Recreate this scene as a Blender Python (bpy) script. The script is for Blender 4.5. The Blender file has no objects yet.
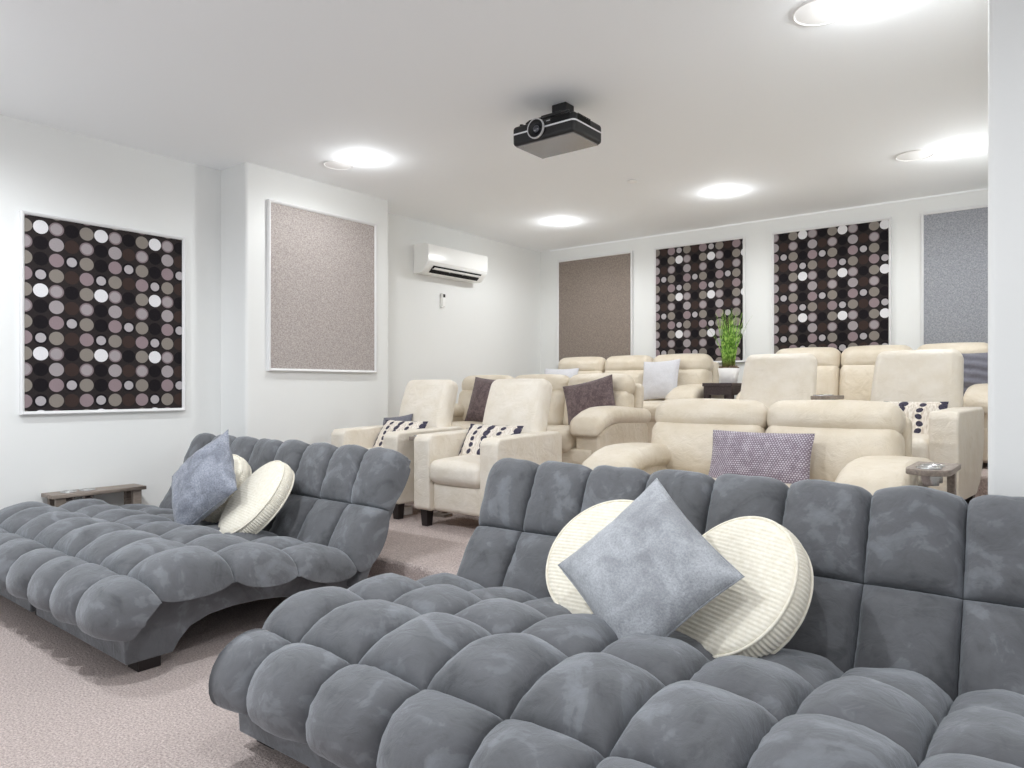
import bpy, bmesh, math, random
import numpy as np
from mathutils import Vector, Matrix, noise
C = bpy.context.scene.collection
R = math.radians
rnd = random.Random(7)

# ------------------------------------------------------------------ helpers
def lin(r, g, b):
    f = lambda c: (c/255/12.92) if c/255 <= .04045 else ((c/255+.055)/1.055)**2.4
    return (f(r), f(g), f(b), 1)

def link(o, parent=None):
    C.objects.link(o)
    if parent is not None: o.parent = parent
    return o

def mesh(name, verts, faces, mat, parent=None, smooth=True):
    me = bpy.data.meshes.new(name)
    me.from_pydata([tuple(v) for v in verts], [], [tuple(f) for f in faces])
    bm = bmesh.new(); bm.from_mesh(me)
    bmesh.ops.remove_doubles(bm, verts=bm.verts, dist=1e-5)
    bmesh.ops.recalc_face_normals(bm, faces=bm.faces)
    bm.to_mesh(me); bm.free()
    if smooth:
        for p in me.polygons: p.use_smooth = True
    if mat: me.materials.append(mat)
    return link(bpy.data.objects.new(name, me), parent)

def bevel(o, w=.01, seg=3):
    m = o.modifiers.new('bevel', 'BEVEL'); m.width = w; m.segments = seg; m.limit_method = 'ANGLE'
    m.angle_limit = R(28); m.harden_normals = True
    for p in o.data.polygons: p.use_smooth = True
    return o

def tag(o, label, cat, group=None):
    o['label'] = label; o['category'] = cat
    if group: o['group'] = group
    return o

def thing(name, label, cat, loc=(0, 0, 0), rz=0, group=None):
    o = bpy.data.objects.new(name, None); o.empty_display_size = .1
    C.objects.link(o); o.location = loc; o.rotation_euler = (0, 0, rz)
    return tag(o, label, cat, group)

def copy_tree(o, parent=None, label=None, loc=None, rz=None, rot=None):
    c = o.copy(); C.objects.link(c); c.parent = parent
    if label: c['label'] = label
    if loc is not None: c.location = loc
    if rz is not None: c.rotation_euler = (0, 0, rz)
    for ch in list(o.children): copy_tree(ch, c)
    return c

def struct(o):
    o['kind'] = 'structure'; return o

def box(name, x0, x1, y0, y1, z0, z1, mat, parent=None, bev=0, seg=3):
    v = [(x, y, z) for x in (x0, x1) for y in (y0, y1) for z in (z0, z1)]
    f = [(0, 1, 3, 2), (4, 6, 7, 5), (0, 4, 5, 1), (2, 3, 7, 6), (0, 2, 6, 4), (1, 5, 7, 3)]
    o = mesh(name, v, f, mat, parent, smooth=False)
    if bev: bevel(o, bev, seg)
    return o

def prism(name, poly, a0, a1, mat, parent=None, axis='x', bev=0, seg=3):
    """polygon extruded along an axis: x -> (y,z), y -> (x,z), z -> (x,y)"""
    def p(a, u, v):
        return {'x': (a, u, v), 'y': (u, a, v), 'z': (u, v, a)}[axis]
    n = len(poly)
    v = [p(a0, *q) for q in poly] + [p(a1, *q) for q in poly]
    f = [tuple(range(n)), tuple(range(2*n-1, n-1, -1))] + [(i, (i+1) % n, n+(i+1) % n, n+i) for i in range(n)]
    o = mesh(name, v, f, mat, parent, smooth=False)
    if bev: bevel(o, bev, seg)
    return o

def pbox_data(sx, sy, sz, r, puff=(0, 0, 0), n=6, K=5, deform=None):
    """soft rounded box centred at the origin, each pair of faces puffed out by puff"""
    h = np.array([sx, sy, sz])/2; r = min(r, h.min()*.98)
    def samples(hh):
        s = [-hh + r - r*math.tan(R(45)*(1-k/K)) for k in range(K)]
        s += list(np.linspace(-(hh-r), hh-r, n+1))
        s += [hh - r + r*math.tan(R(45)*(k+1)/K) for k in range(K)]
        return s
    S = [samples(x) for x in h]
    verts, faces, idx = [], [], {}
    def vid(q):
        k = tuple(round(float(t), 5) for t in q)
        if k in idx: return idx[k]
        q = np.array(q, float); inn = np.clip(q, -(h-r), h-r); d = q-inn; L = np.linalg.norm(d)
        p = inn + (d/L*r if L > 1e-9 else 0)
        w = p/h; o = p.copy()
        for a in range(3):
            b, c = (a+1) % 3, (a+2) % 3
            o[a] += puff[a]*w[a]*max(0, 1-w[b]**2)*max(0, 1-w[c]**2)
        if deform: o = deform(*o)
        idx[k] = len(verts); verts.append(tuple(o)); return idx[k]
    for a in range(3):
        b, c = (a+1) % 3, (a+2) % 3
        for s in (-1, 1):
            for i in range(len(S[b])-1):
                for j in range(len(S[c])-1):
                    q = []
                    for (di, dj) in ((0, 0), (1, 0), (1, 1), (0, 1)):
                        t = [0, 0, 0]; t[a] = s*h[a]; t[b] = S[b][i+di]; t[c] = S[c][j+dj]
                        q.append(vid(t))
                    faces.append(q if s > 0 else q[::-1])
    return verts, faces

def pbox(name, size, ctr, r, mat, parent=None, puff=(0, 0, 0), n=6, deform=None, rx=0, K=5):
    v, f = pbox_data(*size, r, puff, n, K, deform)
    cx, cy, cz = ctr; c, s = math.cos(rx), math.sin(rx)
    v = [(x+cx, y*c-z*s+cy, y*s+z*c+cz) for x, y, z in v]
    return mesh(name, v, f, mat, parent)

def lathe(name, prof, mat, parent=None, n=40, ctr=(0, 0, 0), axis='z'):
    v, f = [], []
    for (r, z) in prof:
        for k in range(n):
            a = 2*math.pi*k/n; p = (r*math.cos(a), r*math.sin(a), z)
            if axis == 'y': p = (p[0], p[2], p[1])
            if axis == 'x': p = (p[2], p[0], p[1])
            v.append(tuple(p[i]+ctr[i] for i in range(3)))
    for i in range(len(prof)-1):
        for k in range(n):
            f.append((i*n+k, i*n+(k+1) % n, (i+1)*n+(k+1) % n, (i+1)*n+k))
    return mesh(name, v, f, mat, parent)

def tube(name, pts, r, mat, parent=None, n=8, closed=False):
    pts = [Vector(p) for p in pts]; v, f = [], []; m = len(pts)
    up = Vector((0.13, .21, 1)).normalized()
    for i, p in enumerate(pts):
        a = pts[(i-1) % m] if (closed or i > 0) else p
        b = pts[(i+1) % m] if (closed or i < m-1) else p
        t = (b-a).normalized(); s = t.cross(up)
        if s.length < 1e-3: s = t.cross(Vector((1, 0, 0)))
        s.normalize(); w = s.cross(t)
        for k in range(n):
            g = 2*math.pi*k/n; v.append(p + s*(r*math.cos(g)) + w*(r*math.sin(g)))
    for i in range(m if closed else m-1):
        for k in range(n):
            j = (i+1) % m
            f.append((i*n+k, i*n+(k+1) % n, j*n+(k+1) % n, j*n+k))
    if not closed:
        f += [tuple(range(n))[::-1], tuple(range((m-1)*n, m*n))]
    return mesh(name, v, f, mat, parent)

# ------------------------------------------------------------------ materials
class NT:
    def __init__(s, name, rough=.6, spec=.5, **kw):
        s.m = bpy.data.materials.new(name); s.m.use_nodes = True
        s.t = s.m.node_tree; s.b = s.t.nodes['Principled BSDF']
        s.b.inputs['Roughness'].default_value = rough
        s.b.inputs['Specular IOR Level'].default_value = spec
        for k, v in kw.items(): s.b.inputs[k.replace('_', ' ')].default_value = v
    def n(s, typ, **kw):
        x = s.t.nodes.new(typ)
        for k, v in kw.items(): setattr(x, k, v)
        return x
    def l(s, a, b): s.t.links.new(a, b)
    def base(s, v):
        if isinstance(v, tuple): s.b.inputs['Base Color'].default_value = v
        else: s.l(v, s.b.inputs['Base Color'])
    def obj(s):
        return s.n('ShaderNodeTexCoord').outputs['Object']
    def noise(s, scale, detail=4, rough=.55, vec=None, dist=0):
        x = s.n('ShaderNodeTexNoise'); x.inputs['Scale'].default_value = scale
        x.inputs['Detail'].default_value = detail; x.inputs['Roughness'].default_value = rough
        x.inputs['Distortion'].default_value = dist
        s.l(vec if vec is not None else s.obj(), x.inputs['Vector']); return x.outputs['Fac']
    def ramp(s, fac, stops, interp='LINEAR'):
        x = s.n('ShaderNodeValToRGB'); x.color_ramp.interpolation = interp
        e = x.color_ramp.elements
        e[0].position, e[0].color = stops[0][0], stops[0][1]
        e[1].position, e[1].color = stops[1][0], stops[1][1]
        for p, c in stops[2:]:
            q = e.new(p); q.color = c
        s.l(fac, x.inputs['Fac']); return x.outputs['Color']
    def mix(s, fac, a, b):
        x = s.n('ShaderNodeMix', data_type='RGBA')
        for k, v in ((0, fac), (6, a), (7, b)):
            if isinstance(v, (tuple, float, int)): x.inputs[k].default_value = v
            else: s.l(v, x.inputs[k])
        return x.outputs[2]
    def math(s, op, a, b=None, c=None):
        x = s.n('ShaderNodeMath', operation=op)
        for k, v in enumerate((a, b, c)):
            if v is None: continue
            if isinstance(v, (int, float)): x.inputs[k].default_value = v
            else: s.l(v, x.inputs[k])
        return x.outputs[0]
    def bump(s, h, strength=.3, dist=.002):
        x = s.n('ShaderNodeBump'); x.inputs['Strength'].default_value = strength
        x.inputs['Distance'].default_value = dist
        s.l(h, x.inputs['Height']); s.l(x.outputs['Normal'], s.b.inputs['Normal'])

def plain(name, rgb, rough=.5, metal=0, spec=.5, **kw):
    t = NT(name, rough, spec, Metallic=metal, **kw); t.base(lin(*rgb)); return t.m

def m_wall(name, rgb):
    t = NT(name, .85, .25); t.base(lin(*rgb)); t.bump(t.noise(90, 3), .12, .002); return t.m

def m_carpet():
    t = NT('carpet', .95, .1)
    f = t.noise(135, 3, .75); g = t.noise(5, 3); h = t.noise(60, 3, .7)
    a = t.ramp(f, [(.34, lin(156, 140, 136)), (.66, lin(240, 227, 222))])
    b = t.mix(t.math('MULTIPLY', g, .35), a, lin(196, 180, 175))
    c = t.mix(t.math('MULTIPLY', t.ramp(h, [(.45, (0, 0, 0, 1)), (.7, (1, 1, 1, 1))]), .3), b, lin(166, 150, 146))
    t.base(c); t.bump(t.math('ADD', f, h), .9, .012); return t.m

def m_velvet():
    t = NT('grey_velvet', .75, .25, Sheen_Weight=.45, Sheen_Roughness=.5)
    t.b.inputs['Sheen Tint'].default_value = lin(225, 232, 240)
    a = t.noise(4.2, 4, .55, dist=1.6); b = t.noise(13, 4, .6, dist=1.0); f = t.noise(420, 2)
    v = t.math('ADD', t.math('MULTIPLY', a, .7), t.math('MULTIPLY', b, .3))
    t.base(t.ramp(v, [(.34, lin(78, 79, 82)), (.43, lin(93, 94, 97)), (.54, lin(99, 100, 104)), (.565, lin(109, 111, 115)), (.68, lin(121, 124, 129))]))
    t.bump(t.math('ADD', t.math('MULTIPLY', f, .12), t.math('MULTIPLY', t.noise(20, 3, .5, dist=1.2), .9)), .3, .014)
    return t.m

def m_leather(name='cream_leather', rgb=(232, 222, 206)):
    t = NT(name, .36, .5)
    r, g, b = rgb
    t.base(t.ramp(t.noise(7, 4), [(.35, lin(r-9, g-11, b-15)), (.65, lin(r, g, b))]))
    v = t.n('ShaderNodeTexVoronoi'); v.inputs['Scale'].default_value = 240; t.l(t.obj(), v.inputs['Vector'])
    h = t.math('ADD', t.math('MULTIPLY', v.outputs['Distance'], .12), t.noise(11, 4, .55, dist=1.0))
    t.bump(h, .45, .024)
    return t.m

def m_fabric(name, c1, c2, scale=300, bump=.5, big=0, sheen=.2):
    t = NT(name, .85, .2, Sheen_Weight=sheen)
    f = t.noise(scale, 3, .7)
    col = t.ramp(f, [(.32, lin(*c1)), (.68, lin(*c2))])
    if big:
        col = t.mix(t.math('MULTIPLY', t.ramp(t.noise(big, 3, dist=1), [(.4, (0, 0, 0, 1)), (.62, (1, 1, 1, 1))]), .55), col, lin(*[min(255, int(x*.8)) for x in c1]))
    t.base(col); t.bump(f, bump, .003); return t.m

def m_weave(name, c1, c2):
    """plain woven acoustic cloth: vertical slubs"""
    t = NT(name, .9, .15)
    mp = t.n('ShaderNodeMapping'); t.l(t.obj(), mp.inputs['Vector']); mp.inputs['Scale'].default_value = (1.0, 1, .55)
    f = t.noise(150, 4, .8, vec=mp.outputs['Vector'])
    mq = t.n('ShaderNodeMapping'); t.l(t.obj(), mq.inputs['Vector']); mq.inputs['Scale'].default_value = (.5, 1, 1)
    g = t.noise(130, 3, .8, vec=mq.outputs['Vector'])
    v = t.math('MULTIPLY', t.math('ADD', f, g), .5)
    t.base(t.ramp(v, [(.38, lin(*c1)), (.62, lin(*c2))])); t.bump(v, .4, .003); return t.m

def m_dots(cw=.0885, ch=.099):
    t = NT('dotted_fabric', .85, .2)
    sep = t.n('ShaderNodeSeparateXYZ'); t.l(t.obj(), sep.inputs[0])
    u = t.math('ADD', t.math('DIVIDE', sep.outputs['X'], cw), 41.1)
    v = t.math('SUBTRACT', 42.0, t.math('DIVIDE', sep.outputs['Z'], ch))
    iu, iv = t.math('FLOOR', u), t.math('FLOOR', v)
    fu = t.math('MULTIPLY', t.math('SUBTRACT', t.math('SUBTRACT', u, iu), .5), cw)
    fv = t.math('MULTIPLY', t.math('SUBTRACT', t.math('SUBTRACT', v, iv), .5), ch)
    d = t.math('SQRT', t.math('ADD', t.math('MULTIPLY', fu, fu), t.math('MULTIPLY', fv, fv)))
    idx = t.math('DIVIDE', t.math('ADD', t.math('ADD', t.math('MULTIPLY', t.math('FLOORED_MODULO', iu, 4), 4), t.math('FLOORED_MODULO', iv, 4)), .5), 16)
    W, G, P, T = lin(222, 221, 224), lin(157, 150, 152), lin(141, 125, 129), lin(134, 127, 120)
    Q, K, B, S = lin(128, 114, 118), lin(15, 12, 17), lin(56, 43, 39), lin(172, 167, 170)
    cells = [  # outer colour, inner colour, inner radius; four columns of four rows
        (W, W, 0), (K, K, 0), (K, K, 0), (K, S, .03),
        (Q, G, .034), (G, G, 0), (P, P, 0), (T, T, 0),
        (K, K, 0), (B, B, 0), (K, S, .03), (B, B, 0),
        (T, T, 0), (Q, G, .034), (T, T, 0), (P, P, 0)]
    oc = t.ramp(idx, [(i/16, c[0]) for i, c in enumerate(cells)], 'CONSTANT')
    ic = t.ramp(idx, [(i/16, c[1]) for i, c in enumerate(cells)], 'CONSTANT')
    ir = t.ramp(idx, [(i/16, (c[2], c[2], c[2], 1)) for i, c in enumerate(cells)], 'CONSTANT')
    f = t.noise(230, 3, .7)
    bg = t.ramp(f, [(.3, lin(30, 26, 27)), (.7, lin(46, 40, 40))])
    c = t.mix(t.math('LESS_THAN', d, .0425), bg, oc)
    c = t.mix(t.math('LESS_THAN', d, ir), c, ic)
    c = t.mix(t.math('MULTIPLY', t.ramp(f, [(.42, (0, 0, 0, 1)), (.75, (1, 1, 1, 1))]), .25), c, lin(70, 62, 64))
    t.base(c); t.bump(f, .3, .002); return t.m

def m_lumbar():
    """cream slub cloth with bands of overlapping dark discs"""
    t = NT('disc_banded_fabric', .85, .2)
    sep = t.n('ShaderNodeSeparateXYZ'); t.l(t.obj(), sep.inputs[0])
    X = t.math('ADD', sep.outputs['X'], 1.0); Y = t.math('ADD', sep.outputs['Z'], 1.0)
    cw = .105
    iu = t.math('FLOOR', t.math('DIVIDE', X, cw))
    fu = t.math('SUBTRACT', t.math('SUBTRACT', X, t.math('MULTIPLY', iu, cw)), cw/2)
    fu = t.math('ADD', fu, t.math('MULTIPLY', t.math('SINE', t.math('MULTIPLY', Y, 38)), .007))
    odd = t.math('FLOORED_MODULO', iu, 2)
    ch = .047
    fv = t.math('MULTIPLY', t.math('SUBTRACT', t.math('FRACT', t.math('DIVIDE', Y, ch)), .5), ch)
    d = t.math('SQRT', t.math('ADD', t.math('MULTIPLY', fu, fu), t.math('MULTIPLY', fv, fv)))
    rad = t.math('ADD', .0185, t.math('MULTIPLY', odd, .0075))
    mp = t.n('ShaderNodeMapping'); t.l(t.obj(), mp.inputs['Vector']); mp.inputs['Scale'].default_value = (1, 1, .12)
    f = t.noise(160, 3, .6, vec=mp.outputs['Vector'])
    base = t.ramp(f, [(.35, lin(196, 184, 170)), (.6, lin(234, 228, 220))])
    dark = t.ramp(t.noise(120, 3), [(.3, lin(44, 42, 56)), (.7, lin(82, 78, 96))])
    t.base(t.mix(t.math('LESS_THAN', d, rad), base, dark)); t.bump(f, .3, .003); return t.m

def m_corduroy():
    t = NT('cream_corduroy', .85, .2, Sheen_Weight=.3)
    t.base(t.ramp(t.noise(60, 3), [(.3, lin(226, 219, 202)), (.7, lin(240, 235, 222))])); t.bump(t.noise(350, 2), .3, .002); return t.m

def m_speck():
    t = NT('speckled_mauve', .8, .3, Sheen_Weight=.3)
    mp = t.n('ShaderNodeMapping'); t.l(t.obj(), mp.inputs['Vector']); mp.inputs['Scale'].default_value = (75, 75, 95)
    sep = t.n('ShaderNodeSeparateXYZ'); t.l(mp.outputs['Vector'], sep.inputs[0])
    row = t.math('FLOORED_MODULO', t.math('FLOOR', t.math('ADD', sep.outputs['Z'], 200)), 2)
    a = t.math('SUBTRACT', t.math('FRACT', t.math('ADD', t.math('ADD', sep.outputs['X'], 200), t.math('MULTIPLY', row, .5))), .5)
    b = t.math('SUBTRACT', t.math('FRACT', t.math('ADD', sep.outputs['Z'], 200)), .5)
    d = t.math('SQRT', t.math('ADD', t.math('MULTIPLY', a, a), t.math('MULTIPLY', b, b)))
    n1 = t.noise(30, 3)
    base = t.ramp(t.noise(200, 3), [(.3, lin(104, 92, 104)), (.7, lin(142, 130, 142))])
    thr = t.math('MULTIPLY', n1, .55)
    t.base(t.mix(t.math('LESS_THAN', d, thr), base, lin(196, 190, 200))); t.bump(t.noise(200, 3), .4, .003); return t.m

def m_wood(name, c1, c2, rough=.5):
    t = NT(name, rough, .4)
    mp = t.n('ShaderNodeMapping'); t.l(t.obj(), mp.inputs['Vector']); mp.inputs['Scale'].default_value = (14, 1.4, 14)
    t.base(t.ramp(t.noise(6, 5, .6, vec=mp.outputs['Vector'], dist=.6), [(.3, lin(*c1)), (.7, lin(*c2))])); return t.m

def m_emit(name, strength, rgb=(255, 250, 240)):
    t = NT(name, .5); t.base(lin(240, 240, 240))
    t.b.inputs['Emission Color'].default_value = lin(*rgb); t.b.inputs['Emission Strength'].default_value = strength; return t.m

WALL = m_wall('painted_wall', (229, 230, 229)); CEIL = m_wall('ceiling_paint', (246, 248, 250))
CARPET, VELVET = m_carpet(), m_velvet()
LEATHER = m_leather('cream_leather', (218, 208, 192)); IVORY = m_leather('ivory_leather', (231, 224, 213))
DOTS, LUMBAR, CORD, SPECK = m_dots(), m_lumbar(), m_corduroy(), m_speck()
BLUEGREY = m_fabric('blue_grey_cloth', (153, 156, 162), (187, 190, 195), 160, .5, 7)
BLUEGREY2 = m_fabric('blue_grey_plush', (116, 121, 134), (166, 170, 181), 130, .6, 9)
BROWN = m_fabric('plum_brown_plush', (90, 76, 78), (130, 114, 115), 110, .8, 24)
PALE = m_fabric('pale_grey_cloth', (192, 192, 198), (214, 214, 219), 200, .4)
CHAR = m_fabric('slate_grey_cloth', (92, 92, 102), (122, 122, 132), 200, .4)
ALU = plain('satin_frame', (224, 224, 225), .35, 0, .6)
BLACKWOOD = plain('dark_leg', (28, 22, 22), .4)
BLACKPL = plain('black_plastic', (24, 24, 26), .5)
BLACK = plain('black_void', (6, 6, 7), .8)
WHITEPL = plain('white_plastic', (240, 240, 238), .25)
LIGHTPL = plain('grille_white', (246, 245, 244), .6)
STEEL = plain('steel', (190, 190, 190), .25, 1)
GREYPL = plain('light_grey_trim', (190, 190, 192), .4)
UNDER = plain('projector_underside', (150, 148, 148), .22, .6)
WOOD = m_wood('grey_wood', (112, 101, 93), (158, 146, 136))
DARKWOOD = m_wood('espresso_wood', (48, 40, 40), (78, 66, 66))
PIPING = plain('leather_seam', (176, 158, 134), .5)

# ------------------------------------------------------------------ room
H = 2.75
WX, BX = -5.10, -4.76                  # left wall, projecting left wall
STEP = [(2.60, .18), (4.20, .36), (5.50, .53)]
BACK = 7.10
RX, RY = -.212, 2.78                    # corner of the wall on the right

def room():
    prof = [(-1.2, 0)]
    z = 0
    for y, h in STEP:
        prof += [(y, z), (y, h-.03)]
        prof += [(y+.03*(1-math.cos(a)), h-.03+.03*math.sin(a)) for a in (R(30), R(60), R(90))]
        z = h
    prof += [(BACK, z)]
    v = [(x, y, zz) for x in (WX, 4.0) for (y, zz) in prof]; n = len(prof)
    struct(mesh('floor', v, [(i, i+1, n+i+1, n+i) for i in range(n-1)], CARPET, smooth=False))
    struct(box('ceiling', WX-.2, 4.0, -1.2, BACK+.2, H, H+.1, CEIL))
    y1, y2, r = 2.93, 4.33, .025
    arc = lambda cx, cy, a0, a1: [(cx+r*math.cos(R(a0+(a1-a0)*k/6)), cy+r*math.sin(R(a0+(a1-a0)*k/6))) for k in range(7)]
    poly = [(WX-.2, -1.2), (WX, -1.2), (WX, y1)] + arc(BX-r, y1+r, -90, 0) + arc(BX-r, y2-r, 0, 90) + [(WX, y2), (WX, BACK), (WX-.2, BACK)]
    struct(prism('wall_left', poly, 0, H, WALL, axis='z'))
    struct(box('wall_back', WX-.2, 4.0, BACK, BACK+.2, 0, H, WALL))
    poly = arc(RX+r, RY+r, 180, 270) + [(4.0, RY), (4.0, BACK), (RX, BACK)]
    struct(prism('wall_right', poly, 0, H, WALL, axis='z'))
    struct(box('trim_1', -4.95, -.25, BACK-.012, BACK, H-.012, H, CEIL))
room()

# ------------------------------------------------------------------ wall panels
def panel(label, loc, rz, w, h, fab, cat='acoustic panel', group='framed fabric panels on the walls', fw=.022, ph=(0, 0)):
    """local: x across, -y towards the room, z up; loc = centre on the wall"""
    t = thing('acoustic_panel', label, cat, loc, rz, group)
    v, f = [], []
    prof = [(0, 0), (0, -.03), (.006, -.036), (fw-.006, -.032), (fw, -.024), (fw, 0)]   # inward, depth
    for (sx, sz) in ((-1, -1), (1, -1), (1, 1), (-1, 1)):
        for (i, d) in prof: v.append((sx*(w/2-i), d, sz*(h/2-i)))
    n = len(prof)
    for k in range(4):
        for i in range(n-1):
            a, b = k*n, ((k+1) % 4)*n
            f.append((a+i, b+i, b+i+1, a+i+1))
    mesh('frame', v, f, ALU, t, smooth=False)
    px, pz = ph[0]*.0885, ph[1]*.099          # where the printed repeat starts on the cloth
    o = box('fabric_insert', -w/2+fw-px, w/2-fw-px, -.022, -.002, -h/2+fw-pz, h/2-fw-pz, fab, t)
    o.location = (px, 0, pz)
    return t

W2 = m_weave('woven_bright_lit', (138, 130, 128), (198, 190, 186))  # one cloth for all plain panels; brightness near the downlight put into its colour
W3 = m_weave('woven_dim_lit', (112, 102, 95), (158, 146, 137))  # same cloth, its dimmer lighting put into the colour
W6 = m_weave('woven_cool_lit', (122, 124, 130), (174, 176, 182))  # same cloth again, with cooler lighting mixed into the tone
LW = R(90)   # panels on the left wall look towards +x
panel('dotted fabric panel in silver frame on the left wall beside the grey chaise', (WX, 2.12, 1.557), LW, 1.035, 1.26, DOTS)
panel('plain woven panel in frame on the projecting left wall', (BX, 3.63, 1.865), LW, 1.06, 1.29, W2)
def backpanel(label, x0, x1, z0, z1, fab, ph=(0, 0)):
    panel(label, ((x0+x1)/2, BACK, (z0+z1)/2), 0, x1-x0, z1-z0, fab, ph=ph)

# ------------------------------------------------------------------ tufted chaise
NC, CWD = 8, .264
def bez_path(ctrl, n):
    """Catmull-Rom through ctrl, n samples per span -> points and normals (left of travel)"""
    P = [np.array(p, float) for p in ctrl]; P = [2*P[0]-P[1]] + P + [2*P[-1]-P[-2]]
    def at(i, t):
        a, b, c, d = P[i], P[i+1], P[i+2], P[i+3]
        p = .5*((2*b)+(-a+c)*t+(2*a-5*b+4*c-d)*t*t+(-a+3*b-3*c+d)*t**3)
        q = .5*((-a+c)+2*(2*a-5*b+4*c-d)*t+3*(-a+3*b-3*c+d)*t*t)
        q /= np.linalg.norm(q); return p, np.array([-q[1], q[0]])
    return at

def tuft_pad(name, rows, parent, seed, pw=2.5, n=20, inset=((0, 0), (0, 0))):
    """rows: list of (catmull control points, bulge height, valley height). Builds one quilted pad."""
    verts, faces = [], []
    s = [math.sin(math.pi/2*(2*k/n-1)) for k in range(n+1)]
    rr = random.Random(seed)
    W = NC*CWD
    ends = []
    for ctrl, _, _ in rows:
        at = bez_path(ctrl, n); ends.append([at(0, 0)[1], at(len(ctrl)-2, 1)[1]])
    for k in range(len(rows)-1):                 # neighbouring rows share the normal of their seam
        m = ends[k][1]+ends[k+1][0]; m /= np.linalg.norm(m); ends[k][1] = ends[k+1][0] = m
    for ri, (ctrl, Hh, EE) in enumerate(rows):
        at = bez_path(ctrl, n); spans = len(ctrl)-1
        samp = []
        for b in s:
            vv = (b+1)/2*spans; i = min(int(vv), spans-1); q = (b+1)/2; ne = ends[ri][0]*(1-q)+ends[ri][1]*q; samp.append((b,)+at(i, vv-i)+(ne/np.linalg.norm(ne),))
        for c in range(NC):
            hj = Hh*rr.uniform(.93, 1.07); off = len(verts); ph = rr.uniform(0, 6)
            sk = rr.uniform(-.08, .08)
            for j, (b, p, nn, ne) in enumerate(samp):
                for i, a in enumerate(s):
                    x = (c+(a+1)/2)*CWD - W/2
                    sd = max(1e-4, min(x+W/2, W/2-x))
                    E = EE*math.sqrt(max(0, 1-(1-min(1, sd/.13))**2))
                    bb = b + sk*(1-b*b)
                    tu = (max(0, 1-abs(a)**pw)*max(0, 1-abs(bb)**pw))**.5
                    d = hj*tu
                    # gathers radiating from the side seams, soft unevenness
                    w = math.exp(-(1-abs(a))/.16)*(1-b*b)
                    d += (.0055*math.sin(19*b+ph+4*a)+.004*math.sin(37*b+2*ph)+.003*math.sin(63*b+3*ph))*w * (1 if abs(a) < .999 else 0)
                    w2 = math.exp(-(1-abs(b))/.14)*(1-a*a)
                    d += .0028*math.sin(21*a+ph)*w2*(1 if abs(b) < .999 else 0)
                    q = (x*9+seed, p[0]*9, p[1]*9)
                    d += (.012*noise.noise(Vector(q)) + .004*noise.noise(Vector((q[0]*3, q[1]*3, q[2]*3))))*tu
                    # narrow stitched groove along the seams
                    ga = math.exp(-(1-abs(a))/.035) if not ((c == 0 and a < 0) or (c == NC-1 and a > 0)) else 0
                    gb = math.exp(-(1-abs(b))/.03) if not ((ri == 0 and b < 0) or (ri == len(rows)-1 and b > 0)) else 0
                    d -= .020*max(ga, gb)
                    x2 = x
                    if c == 0 or c == NC-1:     # ends push outwards
                        sg = -1 if c == 0 else 1
                        if sg*a > 0:
                            e = (a*sg)**3*max(0, 1-b*b)**.6
                            x2 += sg*.018*e; d -= .055*e*(a*sg)**6
                            if ri < 2: x2 -= sg*inset[ri][0 if sg < 0 else 1]*(a*sg)
                    verts.append((x2, p[0]+nn[0]*d+ne[0]*E, p[1]+nn[1]*d+ne[1]*E))
            m = n+1
            for j in range(n):
                for i in range(n):
                    faces.append((off+j*m+i, off+j*m+i+1, off+(j+1)*m+i+1, off+(j+1)*m+i))
    return mesh(name, verts, faces, VELVET, parent)

def chaise(label, loc, rz, seed, inset):
    t = thing('tufted_chaise', label, 'chaise lounge', loc, rz, 'grey tufted chaise lounges')
    Y0 = 1.8
    L = lambda pts: [(y-Y0, z) for y, z in pts]
    seat = [(L([(1.19, .172), (1.185, .222), (1.212, .27), (1.30, .30)]), .072, .035),
            (L([(1.30, .30), (1.46, .32), (1.62, .308)]), .088, .035),
            (L([(1.62, .308), (1.775, .295), (1.93, .268)]), .086, .032),
            (L([(1.93, .268), (2.09, .246), (2.255, .21)]), .075, .03)]
    tuft_pad('seat_pad', seat, t, seed, 2.3, inset=inset)
    back = [(L([(2.275, .20), (2.36, .33), (2.445, .478)]), .058, .03),
            (L([(2.445, .478), (2.505, .605), (2.55, .70), (2.59, .728)]), .056, .03)]
    tuft_pad('backrest_pad', back, t, seed+5, 2.8)
    hw = NC*CWD/2
    slab = L([(2.25, .12), (2.29, .20), (2.38, .34), (2.465, .50), (2.525, .615), (2.575, .71), (2.625, .72), (2.60, .66), (2.555, .57), (2.50, .47), (2.415, .31), (2.34, .18), (2.31, .12)])
    prism('back_shell', slab, -hw+.005, hw-.005, VELVET, t, bev=.012)
    prof = L([(1.22, .045), (1.40, .045), (1.425, .085), (1.47, .13), (1.55, .158), (1.66, .168), (1.78, .165), (1.90, .15), (2.0, .12), (2.07, .08), (2.11, .045),
              (2.28, .045), (2.31, .12), (2.31, .19), (2.26, .21), (1.95, .268), (1.795, .294), (1.64, .308), (1.48, .32), (1.32, .30), (1.225, .258), (1.205, .20), (1.215, .13)])
    for a, b in ((-hw+.075, -.035), (.035, hw-.075)):
        o = prism('base_frame', prof, a, b, VELVET, t, bev=.008)
        for x in (a+.015, b-.105):
            for y in (1.27, 2.16):
                prism('leg', [(x, y-Y0), (x+.09, y-Y0), (x+.09, y-Y0+.09), (x, y-Y0+.09)], 0, .05, BLACKWOOD, t, axis='z', bev=.004)
    return t
chaise('grey tufted velvet chaise lounge filling the foreground, largest in the photo', (-1.03, 1.8, 0), R(.6), 3, ((.14, 0), (.06, 0)))
chaise('grey tufted velvet chaise lounge along the left wall, smaller in the photo', (-3.785, 1.83, 0), R(-1), 11, ((.05, -.03), (.02, 0)))

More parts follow.
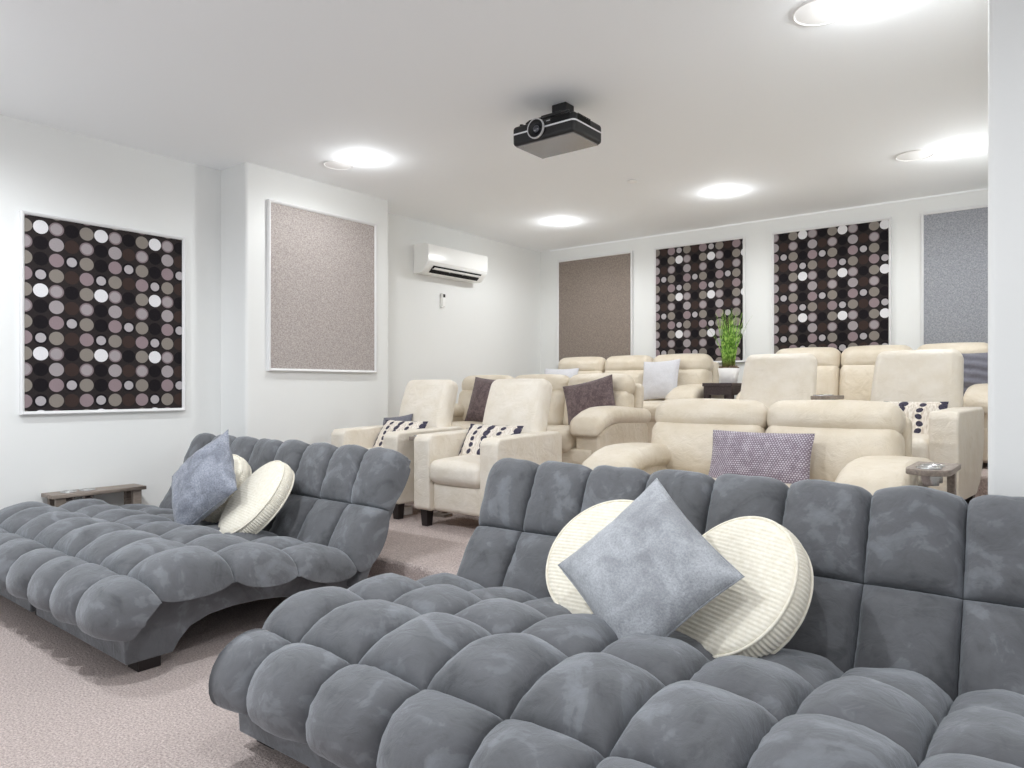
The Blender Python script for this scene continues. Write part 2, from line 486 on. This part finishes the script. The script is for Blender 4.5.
# ------------------------------------------------------------------ pillows
def place(o, ctr, xdir, up):
    x = Vector(xdir).normalized(); z = Vector(up); z = (z - x*z.dot(x)).normalized(); y = z.cross(x)
    M = Matrix((x, y, z)).transposed().to_4x4(); M.translation = Vector(ctr); o.matrix_world = M; return o

def pillow_mesh(w, h, t, seed, ear=.07, wr=.006, n=36, pleat=0):
    """local x across, z up, y thickness"""
    s = [math.sin(math.pi/2*(2*k/n-1)) for k in range(n+1)]
    v, f = [], []
    for sg in (-1, 1):
        off = len(v)
        for j, b in enumerate(s):
            for i, a in enumerate(s):
                e = max(0, (1-abs(a)**2.2)*(1-abs(b)**2.2))
                x = a*w/2*(1-ear*(1-b*b)*abs(a)**2); z = b*h/2*(1-ear*(1-a*a)*abs(b)**2)
                q = Vector((x*11+seed, z*11, sg*3))
                y = sg*(t/2*e**.55 + (wr*noise.noise(q) + wr*.6*noise.noise(q*2.7))*e**.3)
                y += sg*pleat*math.sin(z*85+x*6+math.sin(x*9))*e**.3
                v.append((x, y, z))
        m = n+1
        for j in range(n):
            for i in range(n): f.append((off+j*m+i, off+j*m+i+1, off+(j+1)*m+i+1, off+(j+1)*m+i))
    return v, f

def pillow(label, w, h, t, mat, ctr, xdir, up, seed, group=None, roll=0, name='throw_pillow', trim=True, ear=.07, wr=.006, pleat=0):
    v, f = pillow_mesh(w, h, t, seed, ear, wr, 48 if pleat else 36, pleat)
    o = mesh(name, v, f, mat); tag(o, label, 'pillow', group)
    if roll:
        x = Vector(xdir).normalized(); z = Vector(up); z = (z-x*z.dot(x)).normalized()
        c, s = math.cos(roll), math.sin(roll); x, z = x*c+z*s, z*c-x*s; xdir, up = x, z
    place(o, ctr, xdir, up)
    if trim:
        pts = []
        for k in range(4):
            for i in range(12):
                a = -1+2*i/12
                A, B = [(a, -1), (1, a), (-a, 1), (-1, -a)][k]
                pts.append((A*w/2*(1-ear*(1-B*B)*abs(A)**2), 0, B*h/2*(1-ear*(1-A*A)*abs(B)**2)))
        tube('seam', pts, .0035, mat, o, 6, True)
    return o

def round_cushion(label, ctr, xdir, up, seed):
    """corduroy disc with a ribbed gusset"""
    n, rad, T, rib = 120, .235, .09, .0135
    v, f = [], []
    for sg in (-1, 1):
        off = len(v)
        for j in range(n+1):
            for i in range(n+1):
                a, b = 2*i/n-1, 2*j/n-1
                x, z = a*math.sqrt(1-b*b/2), b*math.sqrt(1-a*a/2)
                r = math.hypot(x, z)
                dome = .016*(1-r*r) - .012*max(0, (r-.9)/.1)**2
                y = T/2 + dome + .0028*abs(math.sin(math.pi*z*rad/rib))*(1 if r < .985 else 0)
                v.append((x*rad, sg*y, z*rad))
        m = n+1
        for j in range(n):
            for i in range(n): f.append((off+j*m+i, off+j*m+i+1, off+(j+1)*m+i+1, off+(j+1)*m+i))
    o = mesh('round_cushion', v, f, CORD); tag(o, label, 'cushion', 'round cream corduroy cushions')
    v, f = [], []; na, nb = 900, 8
    for j in range(nb+1):
        b = 2*j/nb-1
        for i in range(na):
            a = 2*math.pi*i/na
            r = rad + .010*(1-b*b) + .0022*math.sin(a*110)*(1-b**6)
            v.append((r*math.cos(a), b*(T/2-.010), r*math.sin(a)))
    for j in range(nb):
        for i in range(na): f.append((j*na+i, j*na+(i+1) % na, (j+1)*na+(i+1) % na, (j+1)*na+i))
    mesh('gusset', v, f, CORD, o)
    for sg in (-1, 1):
        tube('piping', [(rad*1.005*math.cos(a), sg*(T/2-.008), rad*1.005*math.sin(a)) for a in [2*math.pi*k/80 for k in range(80)]], .005, CORD, o, 6, True)
    return place(o, ctr, xdir, up)

LEAN = (0, .65, .76)
round_cushion('round cream corduroy cushion right of the blue pillow on the front chaise', (-.815, 2.16, .475), (1, -.5, 0), LEAN, 1)
round_cushion('round cream corduroy cushion left of the blue pillow on the front chaise', (-1.275, 2.205, .478), (1, .0, 0), LEAN, 2)
round_cushion('round cream corduroy cushion in plain view on the left-wall chaise', (-3.47, 2.20, .485), (1, -.22, 0), LEAN, 3)
round_cushion('round cream corduroy cushion mostly hidden behind the plush blue pillow', (-3.99, 2.25, .485), (1, .0, 0), LEAN, 4)
pillow('blue grey square pillow standing on its corner on the front chaise', .435, .435, .16, BLUEGREY, (-1.035, 1.985, .535), (1, 0, 0), (0, .5, .86), 21, 'blue grey pillows on the chaises', R(45+6), wr=.012)
pillow('plush blue grey pillow standing on its corner on the left-wall chaise', .45, .45, .20, BLUEGREY2, (-3.75, 2.05, .575), (1, .05, 0), (0, .45, .88), 33, 'blue grey pillows on the chaises', R(45-2), wr=.014)

# ------------------------------------------------------------------ leather recliner
def make_recliner(label):
    """local: x across, y = 0 at the front edge, z = 0 on the carpet"""
    t = thing('recliner_chair', label, 'recliner', group='cream leather recliners')
    w, aw = .72, .145
    side = [(.02, .11), (0, .13), (.0, .575), (.03, .605), (.30, .612), (.66, .62), (.70, .60), (.70, .42), (.66, .27), (.58, .17), (.48, .11)]
    for s in (-1, 1):
        a, b = sorted((s*w/2, s*(w/2-aw)))
        o = prism('armrest', side, a, b, IVORY, t, bev=.03, seg=5)
        tube('seam', [(s*(w/2-.012)*1, y, z) for y, z in [(.045, .13), (.045, .58)]], .0025, PIPING, o, 6)
    iw = w-2*aw
    pbox('seat_cushion', (iw+.02, .56, .15), (0, .265, .372), .055, IVORY, t, (.0, .012, .025), deform=None)
    pbox('front_panel', (iw+.005, .50, .20), (0, .285, .21), .03, IVORY, t, (0, .01, 0))
    def lean(x, y, z):
        k = (z+.30)/.60                      # 0 bottom, 1 top
        return (x*(.92+.08*(1-k)), y - .02*math.sin(k*math.pi), z)
    pbox('backrest', (.53, .15, .60), (0, .655, .68), .06, IVORY, t, (0.004, .022, .004), n=8, deform=lean, rx=R(-14))
    for s in (-1, 1):
        for y in (.07, .56):
            x = s*(w/2-.06)
            v = [(x+dx*q, y+dy*q, z) for z, q in ((.12, .032), (0, .024)) for dx, dy in ((-1, -1), (1, -1), (1, 1), (-1, 1))]
            mesh('leg', v, [(0, 1, 2, 3), (7, 6, 5, 4)] + [(i, (i+1) % 4, 4+(i+1) % 4, 4+i) for i in range(4)], BLACKWOOD, t, smooth=False)
    return t
rec = make_recliner('cream leather recliner beside the centre loveseat, nearer the grey front chaise')
REC = [((-3.04, 3.33, .18), 0)]
rec.location = (-3.07, 3.33, .18)
r2 = copy_tree(rec, label='cream leather recliner furthest left, next to the projecting left wall', loc=(-4.0, 3.38, .18))
r3 = copy_tree(rec, label='cream leather recliner beside the potted grass, only its backrest showing', loc=(-1.64, 4.53, .36))
r4 = copy_tree(rec, label='cream leather recliner against the right-hand wall with a disc-banded pillow', loc=(-.83, 4.53, .36), rz=R(-5))
def lumbar(label, base, rz, w=.46, h=.30, dx=-.01, mat=LUMBAR, seed=1, dy=.36, dz=.535, group='disc-banded lumbar pillows on the recliners'):
    c, s = math.cos(rz), math.sin(rz)
    x, y = dx, dy
    return pillow(label, w, h, .12, mat, (base[0]+x*c-y*s, base[1]+x*s+y*c, base[2]+dz), (c, s, 0), (-s*.55, c*.55, .83), seed, group, name='lumbar_pillow', ear=.04)
lumbar('cream lumbar pillow with dark disc bands on the recliner beside the loveseat', (-3.07, 3.33, .18), 0, seed=4)
lumbar('cream lumbar pillow with dark disc bands on the furthest left recliner', (-4.0, 3.38, .18), 0, seed=5)
lumbar('cream lumbar pillow with dark disc bands on the recliner by the right-hand wall', (-.83, 4.53, .36), R(-5), seed=6, dy=.37, dz=.525)

# ------------------------------------------------------------------ leather sofas
def sofa(name, label, cat, loc, secs, armw=.25, Hh=.84, depth=.92, rz=0, group='cream leather sofas'):
    """secs: widths of the sections from left to right; local x=0 at the left end of the sections, y = 0 front"""
    t = thing(name, label, cat, loc, rz, group)
    W = sum(secs)
    prism('base', [(.05, .04), (depth-.05, .04), (depth-.02, .30), (depth-.06, .42), (.04, .28), (.03, .06)], -.02, W+.02, LEATHER, t, bev=.015)
    x = 0; cut = armw*.58
    for i, w in enumerate(secs):
        c = x+w/2
        x0, x1 = x + (cut if i == 0 else 0), x+w - (cut if i == len(secs)-1 else 0)
        pbox('seat_cushion', (x1-x0-.006, .60, .17), ((x0+x1)/2, .30, .335), .06, LEATHER, t, (.004, .015, .02))
        hz = Hh-.40
        b = pbox('back_cushion', (w-.006, .20, hz*.78), (c, .675, .40+hz*.33), .07, LEATHER, t, (.004, .045, .01), n=8, rx=R(-9))
        pbox('headrest', (w-.010, .19, hz*.42), (c, .72, Hh-hz*.21), .08, LEATHER, b, (.006, .03, .012), n=8, rx=R(-6))
        x += w
    pbox('back_panel', (W+.02, .10, Hh-.16), (W/2, .84, .06+(Hh-.10)/2), .045, LEATHER, t, (0, .01, .0), rx=R(-5))
    for s, xe in ((-1, 0), (1, W)):
        def curl(x, y, z, s=s):
            f = max(0, -y-.12)               # front end rolls down
            return (x*(1+.10*max(0, -y)), y, z - 1.0*f*f*(1.2 if z < 0 else 1) - .05*max(0, y))
        cx = xe - s*armw*.08
        a = prism('armrest', [(.07, .05), (.05, .40), (.30, .49), (.78, .49), (.82, .42), (.82, .05)], cx-armw/2+.02, cx+armw/2-.02, LEATHER, t, bev=.03, seg=4)
        p = pbox('arm_pad', (armw+.02, .84, .115), (cx, .42, .525), .055, LEATHER, a, (.0, .010, .014), n=8, deform=curl)
    for lx in (.04, W-.10):
        for ly in (.10, depth-.18):
            box('leg', lx, lx+.06, ly, ly+.06, 0, .06, BLACKWOOD, t)
    return t
sofa('leather_loveseat', 'cream leather loveseat in the centre behind the front chaise, with a mauve pillow', 'sofa', (-2.0, 3.30, .18), [.675, .675], .28)
sofa('leather_sofa', 'cream leather sofa in the middle row holding plum brown pillows', 'sofa', (-4.55, 4.38, .36), [.60, .60, .60], .25)
sofa('leather_sofa', 'cream leather sofa at the back wall under the furthest left panel', 'sofa', (-4.52, 5.95, .53), [.60, .56, .62], .26, .89)
sofa('leather_sofa', 'cream leather sofa at the back wall right of the potted grass', 'sofa', (-2.13, 5.92, .53), [.57, .56, .55], .24, .91)
pillow('mauve speckled rectangular pillow on the centre loveseat', .53, .29, .13, SPECK, (-1.275, 3.72, .725), (1, 0, 0), (0, .3, .95), 9, ear=.05)
pillow('plum brown square pillow between the two left recliners, on the middle-row sofa', .42, .42, .14, BROWN, (-4.05, 4.84, .975), (1, .0, 0), (0, .28, .95), 11, 'plum brown pillows on the middle-row sofa', R(-4))
pillow('plum brown square pillow at the right arm of the middle-row sofa', .42, .42, .14, BROWN, (-2.99, 4.84, .955), (1, .2, 0), (0, .3, .95), 12, 'plum brown pillows on the middle-row sofa', R(14))
pillow('slate grey pillow corner behind the lumbar pillow of the furthest left recliner', .30, .30, .09, CHAR, (-4.16, 3.84, .735), (1, .05, 0), (0, .4, .9), 13, roll=R(8))
pillow('pale grey pillow at the left end of the back-wall sofa, only its top showing', .42, .36, .13, PALE, (-4.36, 6.42, 1.13), (1, .1, 0), (0, .3, .95), 14, 'pale grey pillows on the back sofas')
pillow('pale grey square pillow before the right section of the back-wall sofa', .40, .40, .14, PALE, (-3.17, 6.42, 1.17), (1, -.05, 0), (0, .28, .95), 15, 'pale grey pillows on the back sofas', R(3))
pillow('slate grey pillow on the back sofa in the corner by the right-hand wall', .42, .42, .15, CHAR, (-.60, 6.36, 1.165), (1, .1, 0), (0, .3, .95), 16, wr=.01, pleat=.009)

# ------------------------------------------------------------------ tray tables with cup holders
def outline_mesh(outer, holes, z0, z1, bev=.003):
    cu = bpy.data.curves.new('outline', 'CURVE'); cu.dimensions = '2D'; cu.fill_mode = 'BOTH'
    for pts in [outer]+holes:
        sp = cu.splines.new('POLY'); sp.points.add(len(pts)-1); sp.use_cyclic_u = True
        for p, q in zip(sp.points, pts): p.co = (q[0], q[1], 0, 1)
    cu.extrude = (z1-z0)/2-bev; cu.bevel_depth = bev; cu.bevel_resolution = 2
    o = bpy.data.objects.new('outline', cu); C.objects.link(o)
    dg = bpy.context.evaluated_depsgraph_get(); dg.update()
    me = bpy.data.meshes.new_from_object(o.evaluated_get(dg)); bpy.data.objects.remove(o); bpy.data.curves.remove(cu)
    for v in me.vertices: v.co.z += (z0+z1)/2
    return me

def tray(label, loc, rz, w=.20, d=.36, h=.62, wood=WOOD, cups=((.0, .07), (.0, .175)), name='tray_table', legs=((0, .33),), legw=.05, round_front=True):
    """local x centred, y 0 = front, z 0 = floor"""
    t = thing(name, label, 'side table', loc, rz, 'tray tables with cup holders')
    outer = [(-w/2, d), (w/2, d)]
    if round_front:
        outer += [(w/2*math.cos(a), .07-.07*math.sin(a)) for a in [math.pi*k/14 for k in range(15)]]
    else: outer += [(w/2, 0), (-w/2, 0)]
    R0 = .038
    holes = [[(cx+R0*math.cos(2*math.pi*k/28), cy+R0*math.sin(2*math.pi*k/28)) for k in range(28)] for cx, cy in cups]
    me = outline_mesh(outer, holes, h-.024, h); me.materials.clear(); me.materials.append(wood); me.name = 'table_top'
    link(bpy.data.objects.new('table_top', me), t)
    for cx, cy in cups:
        lathe('cup_holder', [(.046, h+.001), (.046, h+.006), (.037, h+.007), (.034, h), (.034, h-.062), (0.0005, h-.062), (.0005, h-.066), (.037, h-.066), (.037, h+.001)], STEEL, t, 28, (cx, cy, 0))
    for (lx, ly) in legs:
        box('leg', lx-legw/2, lx+legw/2, ly-.055, ly, 0, h-.024, wood, t, .004)
    box('foot_bar', -w/2, w/2, d-.10, d-.02, 0.0, .02, wood, t, .004) if len(legs) == 1 else None
    return t
tray('grey wood tray table with two steel cup holders at the loveseat right arm', (-.445, 3.20, .18), R(0), h=.595, w=.155, d=.36, cups=((-.0, .075), (-.0, .175)), legs=((.05, .36), (-.03, .17)), legw=.03)
tray('grey wood tray table between the two right recliners, seen edge-on', (-1.225, 4.62, .36), 0, w=.105, h=.685, d=.42, cups=((0, .08), (0, .19)))
tray('tray table tucked into the gap between the two left recliners', (-3.535, 3.42, .18), 0, w=.13, h=.58, cups=((0, .08), (0, .19)))
tray('low grey wood table with cup holders between the left-wall chaise and the wall', (-4.995, 1.72, 0), 0, w=.17, d=.56, h=.435, cups=((0, .12), (0, .23)), legs=((-.055, .08), (.055, .08), (-.055, .54), (.055, .54)), legw=.035, round_front=False)

# power box under the left recliner
t = thing('power_adapter', 'white power box on the carpet under the furthest left recliner', 'power box', (-3.82, 3.60, .18))
box('housing', -.07, .07, -.04, .04, 0, .06, WHITEPL, t, .006); box('label_plate', -.04, .04, -.0415, -.039, .015, .045, GREYPL, t)

# ------------------------------------------------------------------ end table and plant
t = thing('end_table', 'dark espresso end table in the back row carrying the potted grass', 'end table', (-2.43, 6.02, .53))
box('table_top', -.135, .135, 0, .56, .575, .605, DARKWOOD, t, .004)
box('apron', -.125, .125, .008, .55, .50, .575, DARKWOOD, t)
for sx in (-1, 1):
    for y in (.02, .49): box('leg', sx*.105-.025, sx*.105+.025, y, y+.05, 0, .57, DARKWOOD, t, .003)
box('shelf', -.10, .10, .05, .51, .15, .17, DARKWOOD, t)

t = thing('potted_grass', 'tall green ornamental grass in a white pot on the dark end table', 'potted plant', (-2.47, 6.40, 1.135))
lathe('pot', [(.0005, 0), (.07, 0), (.073, .004), (.098, .135), (.094, .137), (.088, .12), (.0005, .118)], plain('white_ceramic', (228, 226, 226), .4), t, 40)
v, f = [], []
for k in range(70):
    a, r, z = rnd.uniform(0, 6.28), .088*math.sqrt(rnd.random()), .130+rnd.uniform(0, .022)
    x, y, s = r*math.cos(a), r*math.sin(a), rnd.uniform(.008, .016); o = len(v)
    v += [(x+s, y, z), (x-s, y, z), (x, y+s, z), (x, y-s, z), (x, y, z+s), (x, y, z-s)]
    f += [(o+i, o+j, o+kk) for i, j, kk in ((0, 2, 4), (2, 1, 4), (1, 3, 4), (3, 0, 4), (2, 0, 5), (1, 2, 5), (3, 1, 5), (0, 3, 5))]
o = mesh('moss', v, f, m_fabric('moss_bark', (66, 52, 40), (136, 118, 98), 60, .5, 0, 0), t); o['kind'] = 'stuff'
gm = NT('grass_blade', .55, .3, Subsurface_Weight=.0)
zz = gm.n('ShaderNodeSeparateXYZ'); gm.l(gm.obj(), zz.inputs[0])       # blades are brown where they leave the soil
hue = gm.ramp(gm.noise(38, 2), [(.36, lin(52, 92, 26)), (.5, lin(116, 168, 58)), (.62, lin(188, 218, 120))])
gm.base(gm.mix(gm.ramp(zz.outputs['Z'], [(.15, (0, 0, 0, 1)), (.25, (1, 1, 1, 1))]), lin(92, 78, 44), hue))
v, f = [], []
for k in range(150):
    a, r = rnd.uniform(0, 6.28), .058*math.sqrt(rnd.random()); bx, by = r*math.cos(a), r*math.sin(a)
    hh = rnd.uniform(.34, .58); lean = rnd.uniform(.0, .115)*(1.6 if k % 17 == 0 else 1); ta = a+rnd.uniform(-1.2, 1.2); wd = rnd.uniform(.0022, .004); wa = rnd.uniform(0, 3.14)
    o = len(v); n = 6
    for i in range(n+1):
        q = i/n; x = bx+math.cos(ta)*lean*q**1.8; y = by+math.sin(ta)*lean*q**1.8; z = .12+hh*(q-.12*lean*4*q*q)
        ww = wd*(1-.85*q**2)
        v += [(x+ww*math.cos(wa), y+ww*math.sin(wa), z), (x-ww*math.cos(wa), y-ww*math.sin(wa), z)]
    f += [(o+2*i, o+2*i+1, o+2*i+3, o+2*i+2) for i in range(n)]
o = mesh('grass_blades', v, f, gm.m, t); o['kind'] = 'stuff'

# ------------------------------------------------------------------ air conditioner and remote
t = thing('air_conditioner', 'white split air conditioner high on the left wall', 'air conditioner', (WX, 5.40, 2.22), LW)
# local: x across (+x = towards the back), -y into the room
prof = [(0, 0), (0, .285), (-.15, .285), (-.19, .275), (-.205, .25), (-.205, .10), (-.195, .075), (-.13, .012), (-.11, 0)]
prism('body', prof, -.45, .45, WHITEPL, t, bev=.008)
prism('front_cover', [(-.200, .098), (-.209, .100), (-.211, .25), (-.200, .272)], -.448, .448, WHITEPL, t, bev=.003)
prism('outlet', [(-.194, .068), (-.197, .066), (-.132, .006), (-.128, .010)], -.36, .36, BLACK, t)
o = prism('louver', [(-.168, .034), (-.186, .036), (-.200, .046), (-.199, .050), (-.185, .041), (-.166, .039)], -.35, .35, WHITEPL, t)
for x in (-.10, .10): box('vane', x-.004, x+.004, -.18, -.14, .03, .055, GREYPL, t)
t = thing('remote_control', 'small white remote in a wall holder below the air conditioner', 'remote control', (WX, 5.36, 1.915), LW)
box('holder', -.026, .026, -.022, 0, 0, .10, WHITEPL, t, .004); box('handset', -.021, .021, -.034, -.006, .012, .15, WHITEPL, t, .005)
box('screen', -.015, .015, -.0355, -.033, .105, .138, BLACKPL, t)

# ------------------------------------------------------------------ projector
t = thing('projector', 'black ceiling-mounted projector with a white stripe and round lens', 'projector', (-2.345, 3.425, 2.495))
b = box('body', -.215, .215, -.145, .155, .004, .118, BLACKPL, t, .022, 5)
box('bottom_plate', -.198, .198, -.128, .138, 0, .006, UNDER, t, .002)
v, f = [], []
def rr(x, y, r, k=6):
    out = []
    for (cx, cy, a0) in ((x-r, y-r, 0), (-x+r, y-r, 90), (-x+r, -y+r, 180), (x-r, -y+r, 270)):
        out += [(cx+r*math.cos(R(a0+90*i/k)), cy+r*math.sin(R(a0+90*i/k))) for i in range(k+1)]
    return out
ring = [(x, y+.005) for x, y in rr(.2165, .1515, .024)]; n = len(ring)
v = [(x, y, z) for z in (.064, .073) for x, y in ring]
mesh('stripe', v, [(i, (i+1) % n, n+(i+1) % n, n+i) for i in range(n)], plain('white_stripe', (225, 225, 228), .4), t)
o = lathe('lens_housing', [(.050, -.14), (.054, -.158), (.051, -.163), (.047, -.160), (.044, -.150), (.0005, -.148)], BLACKPL, t, 40, (-.035, 0, .066), 'y')
lathe('lens_ring', [(.050, -.163), (.054, -.166), (.057, -.163), (.057, -.152), (.052, -.150)], GREYPL, o, 40, (-.035, 0, .066), 'y')
lathe('lens_glass', [(.026, -.150), (.024, -.156), (.016, -.161), (.0005, -.163)], plain('lens_glass', (38, 40, 52), .05, 0, 1.0), o, 32, (-.035, 0, .066), 'y')
for k in range(7):
    box('vent_slot', .06, .185, -.1475, -.1445, .078+.005*k, .0805+.005*k, BLACK, t)
for k in range(7):
    box('vent_slot', .2145, .2175, -.11, .02, .078+.005*k, .0805+.005*k, BLACK, t)
box('control_strip', .03, .055, -.1475, -.144, .095, .099, GREYPL, t)
m = box('mount_plate', -.07, .07, -.06, .06, .155, .175, BLACKPL, t, .004)
for (x, y) in ((-.15, -.09), (.15, -.09), (-.15, .09), (.15, .09)):
    tube('mount_arm', [(x*.35, y*.5, .165), (x*.9, y*.9, .150), (x, y, .135), (x, y, .115)], .008, BLACKPL, m)
box('mount_block', -.05, .05, .02, .11, .17, .2555, BLACKPL, m, .006)
for x in (-.17, .17): lathe('foot', [(.0005, .112), (.012, .112), (.012, .13), (.0005, .13)], BLACKPL, t, 16, (x, -.11, 0))

# ------------------------------------------------------------------ ceiling fittings
BULB = m_emit('lamp_lens', 55)
proto = None
def downlight(x, y, label):
    global proto
    if proto is None:
        proto = thing('ceiling_light', label, 'ceiling light', (x, y, H), 0, 'recessed ceiling downlights')
        lathe('trim_ring', [(.070, -.001), (.072, -.004), (.082, -.004), (.085, 0)], LIGHTPL, proto, 48)
        lathe('lens', [(.071, -.002), (.055, -.010), (.03, -.015), (.0005, -.016)], BULB, proto, 48)
        return proto
    return copy_tree(proto, None, label, (x, y, H))
DL = [(-4.02, 3.41, 'ceiling downlight above the framed panel on the projecting left wall'),
      (-.67, 3.30, 'ceiling downlight cut by the top edge of the photo beside a round speaker'),
      (-4.01, 5.92, 'ceiling downlight nearest the air conditioner'),
      (-2.30, 5.86, 'ceiling downlight in front of the two dotted back-wall panels'),
      (-.62, 5.80, 'ceiling downlight beside the right-hand wall, above the rear recliner')]
for d in DL: downlight(*d)
def speaker(x, y, r, label):
    t = thing('ceiling_speaker', label, 'ceiling speaker', (x, y, H), 0, 'round white ceiling speakers')
    lathe('trim_ring', [(r-.012, -.002), (r-.009, -.008), (r-.002, -.008), (r, 0)], LIGHTPL, t, 56)
    lathe('grille', [(r-.012, -.004), (r*.5, -.006), (.0005, -.006)], LIGHTPL, t, 56)
speaker(-.855, 3.31, .125, 'round white ceiling speaker at the top edge of the photo')
speaker(-.87, 5.77, .125, 'round white ceiling speaker beside the downlight near the right-hand wall')
speaker(-4.28, 3.39, .11, 'round white ceiling speaker near the projecting left wall')
t = thing('fire_sprinkler', 'small white sprinkler cap on the ceiling behind the projector', 'sprinkler', (-2.76, 5.1, H))
lathe('cover_plate', [(.0005, -.012), (.04, -.012), (.043, -.008), (.04, -.004)], LIGHTPL, t, 32)
lathe('collar', [(.034, -.006), (.034, 0)], GREYPL, t, 32)

# back wall panels
backpanel('plain woven panel on the back wall, furthest left', -4.835, -3.83, 1.36, 2.61, W3)
backpanel('dotted fabric panel on the back wall behind the potted grass', -3.565, -2.565, 1.345, 2.61, DOTS, (2.25, -.7))
backpanel('dotted fabric panel on the back wall above the right-hand sofa', -2.30, -1.25, 1.345, 2.61, DOTS, (1.95, .3))
backpanel('plain woven panel on the back wall, cut by the right-hand wall', -1.02, .0, 1.345, 2.61, W6)

# ------------------------------------------------------------------ light
def lamp(x, y, e, z=H-.035, rad=.05):
    l = bpy.data.lights.new('downlight_lamp', 'SPOT'); l.energy = e; l.shadow_soft_size = rad; l.color = (.93, .97, 1)
    l.spot_size = R(172); l.spot_blend = .5
    o = bpy.data.objects.new('downlight_lamp', l); o.location = (x, y, z); C.objects.link(o); return o
def glow(x, y, e):        # added point lamp under the lens, to brighten the ceiling around it
    l = bpy.data.lights.new('added_ceiling_glow', 'POINT'); l.energy = e; l.shadow_soft_size = .03; l.color = (.93, .97, 1)
    o = bpy.data.objects.new('added_ceiling_glow', l); o.location = (x, y, H-.07); C.objects.link(o)
for x, y, _ in DL: lamp(x, y, 17 if x < -4.01 and y < 4 else 27); glow(x, y, 3.4)
for x, e in ((-4.0, 66), (-2.3, 96), (-.65, 44)): lamp(x, .75, e); glow(x, .75, 2.5)
w = bpy.data.worlds.new('world'); bpy.context.scene.world = w; w.use_nodes = True
w.node_tree.nodes['Background'].inputs[0].default_value = (.94, .97, 1, 1)
w.node_tree.nodes['Background'].inputs[1].default_value = .8

# ------------------------------------------------------------------ camera
cam = bpy.data.cameras.new('camera'); co = bpy.data.objects.new('camera', cam); C.objects.link(co)
cam.sensor_width = 36; cam.lens = 715/1024*36; cam.shift_y = 3/1024; cam.clip_start = .05
co.location = (0, 0, 1.1); co.rotation_euler = (R(90), 0, R(37.97))
S = bpy.context.scene; S.camera = co
S.view_settings.view_transform = 'Standard'; S.view_settings.look = 'None'
S.view_settings.gamma = 1; S.view_settings.use_curve_mapping = False; S.view_settings.exposure = .3
S.cycles.max_bounces = 14; S.cycles.diffuse_bounces = 10
